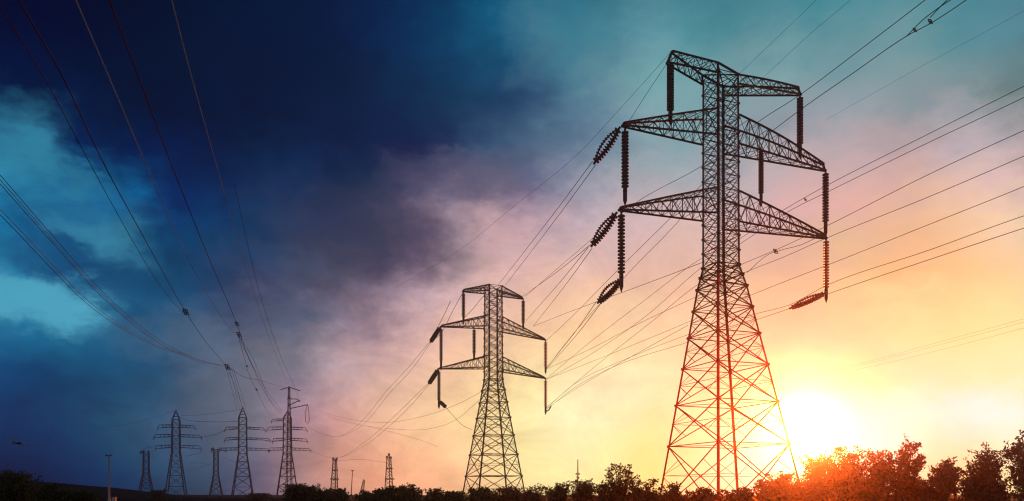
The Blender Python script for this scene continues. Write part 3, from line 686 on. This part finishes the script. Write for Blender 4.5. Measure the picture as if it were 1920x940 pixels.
for dy, nm in ((0, 'upper'), (10, 'lower')):
    wire(f'{nm} wire of the sagging pair under the triple bundle', [(-40, 356 + dy), (0, 393 + dy), (90, 487 + dy), (160, 560 + dy * .7), (230, 612 + dy * .5), (300, 648 + dy * .4), (360, 669)], .032, 60, 205, pale=(dy == 0))
for x0, x1, nm in ((423, 444, 'first'), (429, 449, 'second'), (433, 455, 'third'), (436, 461, 'fourth')):
    wire(f'{nm} steep wire below the low clamp, falling to the distant pylons', [(x0, 689), ((x0 * 2 + x1) / 3 + 1, 715), (x1, 768)], .05, 240, 425)
wire('wire from the twin clamp with a small bead, stepping down past the third distant pylon', [(447, 632), (458, 670), (466, 700), (484, 738), (497, 765), (508, 780)], .05, 180, 420, spacers=[(463, 687, 230, .6), (481, 731, 310, .9)])
wire('wire curving from the twin clamp down to the third distant pylon', [(447, 630), (470, 680), (492, 728), (510, 755), (528, 776)], .055, 180, 420)
wire('inner wire from the twin clamp falling beside the third distant pylon', [(447, 628), (474, 672), (490, 712), (503, 745), (520, 772)], .045, 180, 420)
wire('faint sagging wire from the low clamp across to the slender mast', [(430, 690), (455, 706), (490, 714), (530, 726), (545, 728)], .06, 240, 470)
wire('faint sagging wire between the first and second distant pylons, from the peak', [(323, 771), (345, 786), (390, 791), (430, 791), (446, 790)], .09, 430, 425)
wire('faint wire joining peaks of the first and second distant pylons', [(338, 780), (380, 778), (420, 773), (455, 767)], .06, 430, 425)
wire('faint wire running from the first distant pylon out over the hill', [(323, 772), (290, 783), (240, 795), (190, 803)], .05, 430, 520)
wire('short sagging wire from the first distant pylon\'s middle arm to the second', [(378, 820), (400, 816), (420, 808), (424, 805)], .09, 430, 425)
wire('faint wire from the small tower beside the hill across to the first distant pylon', [(263, 850), (272, 841), (285, 838), (292, 836)], .09, 500, 430)
wire('loose wire below the first distant pylon\'s lowest arm', [(378, 843), (376, 848), (360, 853), (350, 856)], .08, 430, 440)
wire('wire strung between the second and third distant pylons, topmost', [(497, 806), (505, 807), (512, 806)], .1, 425, 420)
wire('wire strung between the second and third distant pylons, at middle arms', [(497, 826), (509, 829), (517, 826)], .1, 425, 420)
wire('wire strung between the second and third distant pylons, at lowest arms', [(497, 844), (505, 846), (514, 844)], .1, 425, 420)
for i, (a, b, cpt) in enumerate(([(352, 866), (380, 870), (398, 872)], [(352, 882), (380, 876), (398, 868)], [(420, 858), (445, 868), (460, 867)])):
    wire(('faint upper wire between the small tower and first distant pylon', 'faint lower wire between the small tower and first distant pylon', 'faint low wire crossing behind the second distant pylon')[i], [a, b, cpt], .06, 480, 490)
# sunset side, mid-sized pylon back to the horizon
for dx, dy, nm in ((0, 0, 'upper'), (6, 4, 'lower')):
    wire(f'{nm} wire of the pair from the mid-sized pylon\'s middle arm sagging toward the horizon', [(806 + dx * .3, 641 + dy * .3), (765 + dx, 690 + dy), (726 + dx, 732 + dy), (672 + dx, 796 + dy * .6), (634, 819), (600, 812), (575, 800)], .036, 168, 470)
for dx, dy, nm in ((0, 0, 'upper'), (6, 4, 'lower')):
    wire(f'{nm} wire of the pair from the mid-sized pylon\'s lowest arm sagging toward the horizon', [(803 + dx * .3, 719 + dy * .3), (765 + dx, 756 + dy), (723 + dx, 796 + dy), (680 + dx, 832 + dy * .6), (636, 858), (610, 856), (583, 846)], .036, 168, 470)
wire('dark wire climbing from the mid-sized pylon\'s middle storm-side insulator to its top arm', [(806, 641), (826, 604), (845, 565)], .05, 169, 166)
wire('dark wire from top arm of the mid-sized pylon down past its middle arm tip', [(868, 548), (848, 585), (826, 626), (806, 643)], .05, 166, 169)
wire('thin wire from the mid-sized pylon\'s top string back toward its body', [(869, 598), (888, 578), (905, 557), (912, 550)], .045, 166, 170)
wire('long shallow sagging wire from the hanging loop to the mid-sized pylon', [(577, 761), (620, 778), (680, 790), (730, 792), (800, 779), (860, 757), (906, 733)], .036, 470, 172)
wire('lower long shallow wire behind the mid-sized pylon', [(583, 768), (640, 789), (720, 803), (800, 805), (850, 790), (905, 745)], .034, 470, 173)
wire('faint wire dropping from the short insulator below the mid-sized pylon', [(836, 764), (850, 780), (868, 798), (884, 806)], .045, 165, 200)
wire('faint sagging wire over the thin red masts', [(690, 800), (740, 812), (790, 826), (822, 838)], .06, 400, 470)
wire('faint low wire between the two thin red masts', [(634, 864), (680, 862), (726, 868)], .08, 560, 560)
# spans between the two big pylons
D1, D2 = 82.0, 168.0
wire('thin earth wire from the largest pylon\'s raised arm tip far down toward the storm cloud', [(1258, 98), (1170, 196), (1080, 292), (960, 390), (860, 470), (740, 540)], .018, 80, 240)
wire('jumper wire from the largest pylon\'s top arm to its middle arm tip', [(1250, 120), (1215, 172), (1178, 230)], .024, 80, 80.4)
for (a, b, nm) in (((1111, 303), (934, 535), 'upper'), ((1117, 309), (946, 537), 'lower')):
    wire(f'{nm} wire of the pair from the middle slanting insulators to top of the mid-sized pylon', [a, (a[0]*.66 + b[0]*.34 - 2, a[1]*.66 + b[1]*.34 + 5), (a[0]*.3 + b[0]*.7 - 2, a[1]*.3 + b[1]*.7 + 4), b], .034, 82, 169)
for (a, b, nm) in (((1107, 459), (980, 556), 'upper'), ((1103, 464), (986, 602), 'middle'), ((1110, 466), (1000, 612), 'lower')):
    wire(f'{nm} wire from the lower slanting insulators to sun-side of the mid-sized pylon', [a, (a[0]*.6 + b[0]*.4 - 1, a[1]*.6 + b[1]*.4 + 4), b], .032, 82, 174)
for (a, b, nm) in (((1118, 566), (1024, 691), 'upper'), ((1126, 570), (1025, 692), 'lower')):
    wire(f'{nm} wire from the hanging slanting insulator to the red string of the mid-sized pylon', [a, (a[0]*.6 + b[0]*.4, a[1]*.6 + b[1]*.4 + 4), b], .032, 82, 175)
wire('dark wire passing over top sun-side arm tip and behind the largest pylon', [(1790, -42), (1735, 0), (1620, 88), (1500, 178), (1420, 230), (1318, 310), (1196, 378), (1080, 474), (985, 556)], .034, [0][0] or 62, 175)
wire('dark wire passing the top sun-side string, splitting into strands high above', [(1860, -36), (1812, 0), (1745, 44), (1700, 68), (1600, 137), (1505, 203), (1440, 252), (1318, 345), (1262, 404), (1175, 490), (1060, 606), (1024, 639)], .036, 60, 175,
     spacers=[(1744, 41, 64, .35), (1715, 57, 66, .3)], extra=[([(1700, 68), (1732, 36), (1750, 22), (1800, -12), (1840, -40)], 67, 60), ([(1744, 33), (1762, 14), (1790, -14), (1815, -40)], 64, 60)])
wire('second wire behind the largest pylon\'s lowest arm, falling to the mid-sized pylon', [(1318, 352), (1278, 408), (1190, 500), (1070, 632), (1024, 692)], .03, 90, 175)
RR = [
 ('uppermost of the lines from sun-side middle arm toward the orange cloud', [(2000, 122), (1920, 162), (1740, 252), (1556, 345), (1500, 376), (1440, 412), (1390, 446), (1318, 483), (1200, 570), (1100, 647), (1024, 711)], .03),
 ('wire just under the uppermost sun-side line, carrying small dampers', [(2000, 142), (1920, 183), (1740, 268), (1556, 358), (1480, 396), (1420, 436), (1390, 456), (1318, 500), (1215, 590), (1115, 660), (1025, 712)], .03),
 ('wire leaving the foot of the middle sun-side string', [(2000, 210), (1920, 245), (1740, 328), (1550, 424), (1470, 462), (1400, 492), (1318, 528), (1220, 605), (1120, 684), (1025, 764)], .03),
 ('wire leaving the lowest sun-side arm tip of the largest pylon', [(2000, 258), (1920, 293), (1740, 370), (1549, 447), (1470, 482), (1395, 512), (1315, 552), (1200, 606), (1100, 658), (1025, 692)], .03),
 ('wire crossing the reddish string halfway down', [(2000, 316), (1920, 350), (1740, 422), (1560, 494), (1480, 525), (1405, 555), (1305, 598), (1180, 650), (1085, 688), (1025, 711)], .028),
 ('wire meeting the foot of the reddish string from above', [(2000, 380), (1920, 405), (1740, 470), (1555, 533), (1480, 572), (1420, 588), (1298, 625), (1170, 675), (1085, 715), (1025, 765)], .028),
 ('lowest dark wire from the reddish string toward the orange sky', [(2000, 402), (1920, 428), (1740, 488), (1554, 551), (1483, 578), (1424, 598), (1296, 640), (1160, 684), (1085, 722), (1026, 767)], .03)]
for lab, pts, r in RR: wire(lab, pts, r, 62, 175, spacers=[(1510, 375, 92, .3), (1470, 402, 94, .3)] if 'dampers' in lab else ())
wire('looped jumper with beads under the lowest sun-side arm', [(1535, 444), (1500, 460), (1462, 470), (1440, 478), (1400, 512)], .03, 88, 96, spacers=[(1454, 472, 92, .5)])
wire('faint thin wire above the largest pylon, nearer its body', [(1560, -34), (1530, 0), (1460, 68), (1385, 140)], .012, 62, 82)
wire('faint thin wire above sun-side top arm of the largest pylon', [(1630, -30), (1595, 0), (1510, 72), (1430, 146), (1380, 186)], .012, 62, 84)
wire('very faint single wire high across the teal sky beyond the split wire', [(1990, -22), (1920, 20), (1740, 118), (1550, 224)], .014, 90, 130)
for dy, nm in ((0, 'upper'), (6, 'middle'), (17, 'lower')):
    wire(f'{nm} faint wire crossing the yellow sky above the sun', [(1990, 578 + dy), (1920, 598 + dy), (1760, 642 + dy * .9), (1620, 680 + dy * .6), (1500, 706 + dy * .4)], .016, 110, 200)
wire('thin wire from the mid-sized pylon\'s sun-side arm with a triangular loop', [(1000, 612), (1060, 588), (1190, 540), (1318, 492)], .032, 172, 88)
wire('faint wire from the red hooked string out past the largest pylon', [(1026, 766), (1060, 742), (1120, 705), (1200, 660), (1290, 610)], .03, 175, 110)
wire('hook-shaped red tail under the mid-sized pylon\'s red string', [(1023, 766), (1025, 771), (1029, 769), (1033, 762)], .14, 175, 174, name='wire_hook')

# ------------------------------------------------------------------ trees and bushes
def tree(px, ytop, hw, Y, label, material, n=5000, leaf=.13, seed=0, wisp=.3, name='bushy_tree', cat='tree', group='trees and bushes along the horizon', low=.12, ybase=None):
    rg = np.random.default_rng(seed + 11); k = Y / F
    c = P(px, 930, Y); c.z = 0
    H = CAMZ + (HY - ytop) * k; W = hw * k
    root = thing(name, label, cat, c, group)
    # leafy shoots: they spring from limbs inside the crown and lean up and out
    ns = int(70 + 60 * wisp); S = []; V = []
    lobes = [(rg.uniform(-.5, .5), rg.uniform(-.45, .45), rg.uniform(.55, .98)) for _ in range(6)] + [(0, 0, 1.0)]
    per = n // ns
    for i in range(ns):
        lx, ly, lh = lobes[i % len(lobes)]
        t = rg.uniform(0, 1) ** .75; ang = rg.uniform(0, 2 * math.pi)
        z0 = H * lh * (low + (.86 - low) * t); prof = math.sqrt(max(.02, 1 - (max(0, t - .25) / .80) ** 2))
        rad = W * .42 * prof * math.sqrt(rg.uniform(.05, 1))
        p0 = np.array((lx * W * (.3 + .7 * t) + rad * math.cos(ang), ly * W * (.3 + .7 * t) + rad * math.sin(ang), z0))
        out_ = np.array((math.cos(ang) * .8, math.sin(ang) * .8, rg.uniform(.25, 1.5) * (.4 + t))); out_ /= np.linalg.norm(out_)
        L = W * rg.uniform(.22, .5) * (1 + .6 * wisp * t)
        p1 = p0 + out_ * L; p1[2] = min(p1[2], H * rg.uniform(.86, 1.02)); S.append((p0, p1))
        f = rg.uniform(-.25, 1, per); spread = W * .125 * (1.15 - np.clip(f, 0, 1) * (.75 + .2 * wisp))
        c = p0 + (p1 - p0) * f[:, None] + rg.normal(size=(per, 3)) * spread[:, None] * np.array([1, 1, .8])
        c[:, 2] = np.clip(c[:, 2], .05, H * 1.02)
        a = rg.normal(size=(per, 3)); a /= np.linalg.norm(a, axis=1)[:, None]
        b = np.cross(a, rg.normal(size=(per, 3))); b /= np.linalg.norm(b, axis=1)[:, None]
        s = leaf * rg.uniform(.55, 1.3, per)[:, None]
        V.append(np.stack([c - a * s, c + b * s * .45 , c + a * s, c - b * s * .45], 1).reshape(-1, 3))
    V = np.concatenate(V)
    me = bpy.data.meshes.new('crown'); nq = len(V) // 4
    me.vertices.add(len(V)); me.vertices.foreach_set('co', V.ravel())
    me.loops.add(nq * 4); me.loops.foreach_set('vertex_index', np.arange(nq * 4, dtype=np.int32))
    me.polygons.add(nq); me.polygons.foreach_set('loop_start', np.arange(0, nq * 4, 4, dtype=np.int32)); me.polygons.foreach_set('loop_total', np.full(nq, 4, dtype=np.int32))
    me.update(); me.validate(); me.materials.append(material)
    o = bpy.data.objects.new('crown', me); C.objects.link(o); o.parent = root
    m = MB(); tr = max(.05, W * .055)
    m.tube([(0, 0, -.1), (W * .02, 0, H * .2), (-W * .03, W * .02, H * .5), (0, 0, H * .85)], [tr * 1.3, tr, tr * .6, tr * .12], 7)
    for p0, p1 in S:
        e0 = Vector(p0); e1 = Vector(p1); b = Vector((e0.x * .15, e0.y * .15, max(.1, e0.z * .45)))
        m.tube([b, b.lerp(e0, .55) + Vector((0, 0, -.03 * H)), e0, e1], [tr * .4, tr * .28, tr * .16, tr * .05], 4)
    t_ = m.build('trunk', M_BARK, None); t_.parent = root
    return root
G, B, RU = M_LEAF_GREEN, M_LEAF_BROWN, M_LEAF_RUST
TREES = [
 # storm side corner
 (18, 885, 72, 78, 'large dark green tree in the blue corner below the bird', G, 9000, .16, .3),
 (92, 908, 46, 74, 'low dark green bush at the foot of the hill', G, 5000, .14, .2),
 (150, 921, 42, 76, 'lowest dark bush between the corner tree and the lamp post', G, 3500, .14, .2),
 (297, 919, 22, 240, 'small round bluish bush between the small tower and first distant pylon', G, 1800, .3, .2),
 (488, 926, 30, 230, 'flat low bush at the foot of the second distant pylon', G, 1500, .28, .2),
 # dark green row before the mid-sized pylon
 (572, 908, 44, 100, 'dark green rounded tree in front of the third distant pylon', G, 7500, .17, .25),
 (604, 916, 34, 96, 'dark green bush beside the rounded tree, below the first thin mast', G, 5000, .16, .3),
 (640, 915, 24, 104, 'small dark green tree just past the first thin mast', G, 4000, .16, .3),
 (694, 915, 30, 100, 'dark green tree standing beside the leaning jib', G, 5000, .16, .3),
 (733, 913, 30, 92, 'dark green tree right below the pointed thin mast', G, 5000, .16, .3),
 (764, 907, 32, 98, 'tallest dark green tree of the row before the mid-sized pylon', G, 6000, .16, .35),
 (812, 915, 26, 110, 'loose dark tree between the tallest green one and the mid-sized pylon', G, 3800, .18, .5),
 (850, 922, 32, 104, 'low dark bush against the storm-side legs of the mid-sized pylon', G, 4200, .17, .3),
 (905, 914, 40, 118, 'dark bush in front of the mid-sized pylon\'s base', G, 5200, .18, .3),
 (958, 913, 36, 112, 'brownish bush before the sun-side leg of the mid-sized pylon', B, 4600, .18, .4),
 # brown hedge between the pylons
 (1000, 908, 26, 96, 'wispy brown bush just past the mid-sized pylon', B, 3000, .15, .7),
 (1046, 902, 32, 90, 'brown bush with ragged top below nothing but yellow sky', B, 5200, .14, .5),
 (1094, 895, 36, 88, 'rounded dark brown bush below the thin aerial', B, 6500, .14, .4),
 (1160, 868, 38, 82, 'tallest open-crowned brown tree midway between the big pylons', B, 5200, .14, .9),
 (1136, 904, 30, 80, 'low brown bush at the foot of the open-crowned tree', B, 4200, .14, .4),
 (1212, 896, 40, 78, 'brown bush between the open-crowned tree and the largest pylon', B, 6000, .14, .5),
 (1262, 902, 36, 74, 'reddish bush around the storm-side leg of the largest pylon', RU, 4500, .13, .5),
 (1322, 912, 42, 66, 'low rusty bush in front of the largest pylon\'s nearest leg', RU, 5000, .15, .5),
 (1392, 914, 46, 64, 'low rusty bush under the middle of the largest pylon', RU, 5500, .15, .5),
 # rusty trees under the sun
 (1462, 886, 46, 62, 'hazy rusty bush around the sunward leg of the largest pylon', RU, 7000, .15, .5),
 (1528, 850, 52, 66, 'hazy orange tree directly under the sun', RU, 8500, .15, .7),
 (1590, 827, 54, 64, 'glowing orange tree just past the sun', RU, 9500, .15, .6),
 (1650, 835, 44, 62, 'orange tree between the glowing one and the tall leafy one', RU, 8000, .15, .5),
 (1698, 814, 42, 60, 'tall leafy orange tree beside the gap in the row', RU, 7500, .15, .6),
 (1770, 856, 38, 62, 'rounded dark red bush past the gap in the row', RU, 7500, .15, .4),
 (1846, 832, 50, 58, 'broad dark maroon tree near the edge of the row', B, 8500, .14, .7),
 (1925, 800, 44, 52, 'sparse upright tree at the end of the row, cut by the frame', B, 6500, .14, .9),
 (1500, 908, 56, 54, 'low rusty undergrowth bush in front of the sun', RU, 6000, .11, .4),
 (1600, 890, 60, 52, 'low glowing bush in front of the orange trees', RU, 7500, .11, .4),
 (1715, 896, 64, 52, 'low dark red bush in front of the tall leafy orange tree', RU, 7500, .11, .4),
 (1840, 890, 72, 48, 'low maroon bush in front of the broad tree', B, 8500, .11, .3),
]
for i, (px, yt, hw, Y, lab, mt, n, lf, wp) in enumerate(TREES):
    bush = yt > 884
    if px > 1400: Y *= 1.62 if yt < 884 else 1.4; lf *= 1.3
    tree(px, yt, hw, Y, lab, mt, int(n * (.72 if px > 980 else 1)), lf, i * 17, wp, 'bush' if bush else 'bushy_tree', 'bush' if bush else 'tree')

# ------------------------------------------------------------------ haze
def haze():
    m = bpy.data.materials.new('haze_air'); m.use_nodes = True; t = m.node_tree; t.nodes.clear()
    out = t.nodes.new('ShaderNodeOutputMaterial'); v = t.nodes.new('ShaderNodeVolumePrincipled')
    v.inputs['Color'].default_value = (.9, .92, .95, 1); v.inputs['Density'].default_value = .0004; v.inputs['Anisotropy'].default_value = .974
    t.links.new(v.outputs[0], out.inputs['Volume'])
    b = MB(); b.box((0, 275, 34.5), (1840, 710, 73))
    o = b.build('haze', m); o['kind'] = 'stuff'
    return o
haze()
for o in bpy.data.objects:
    if '_world' in o: del o['_world']
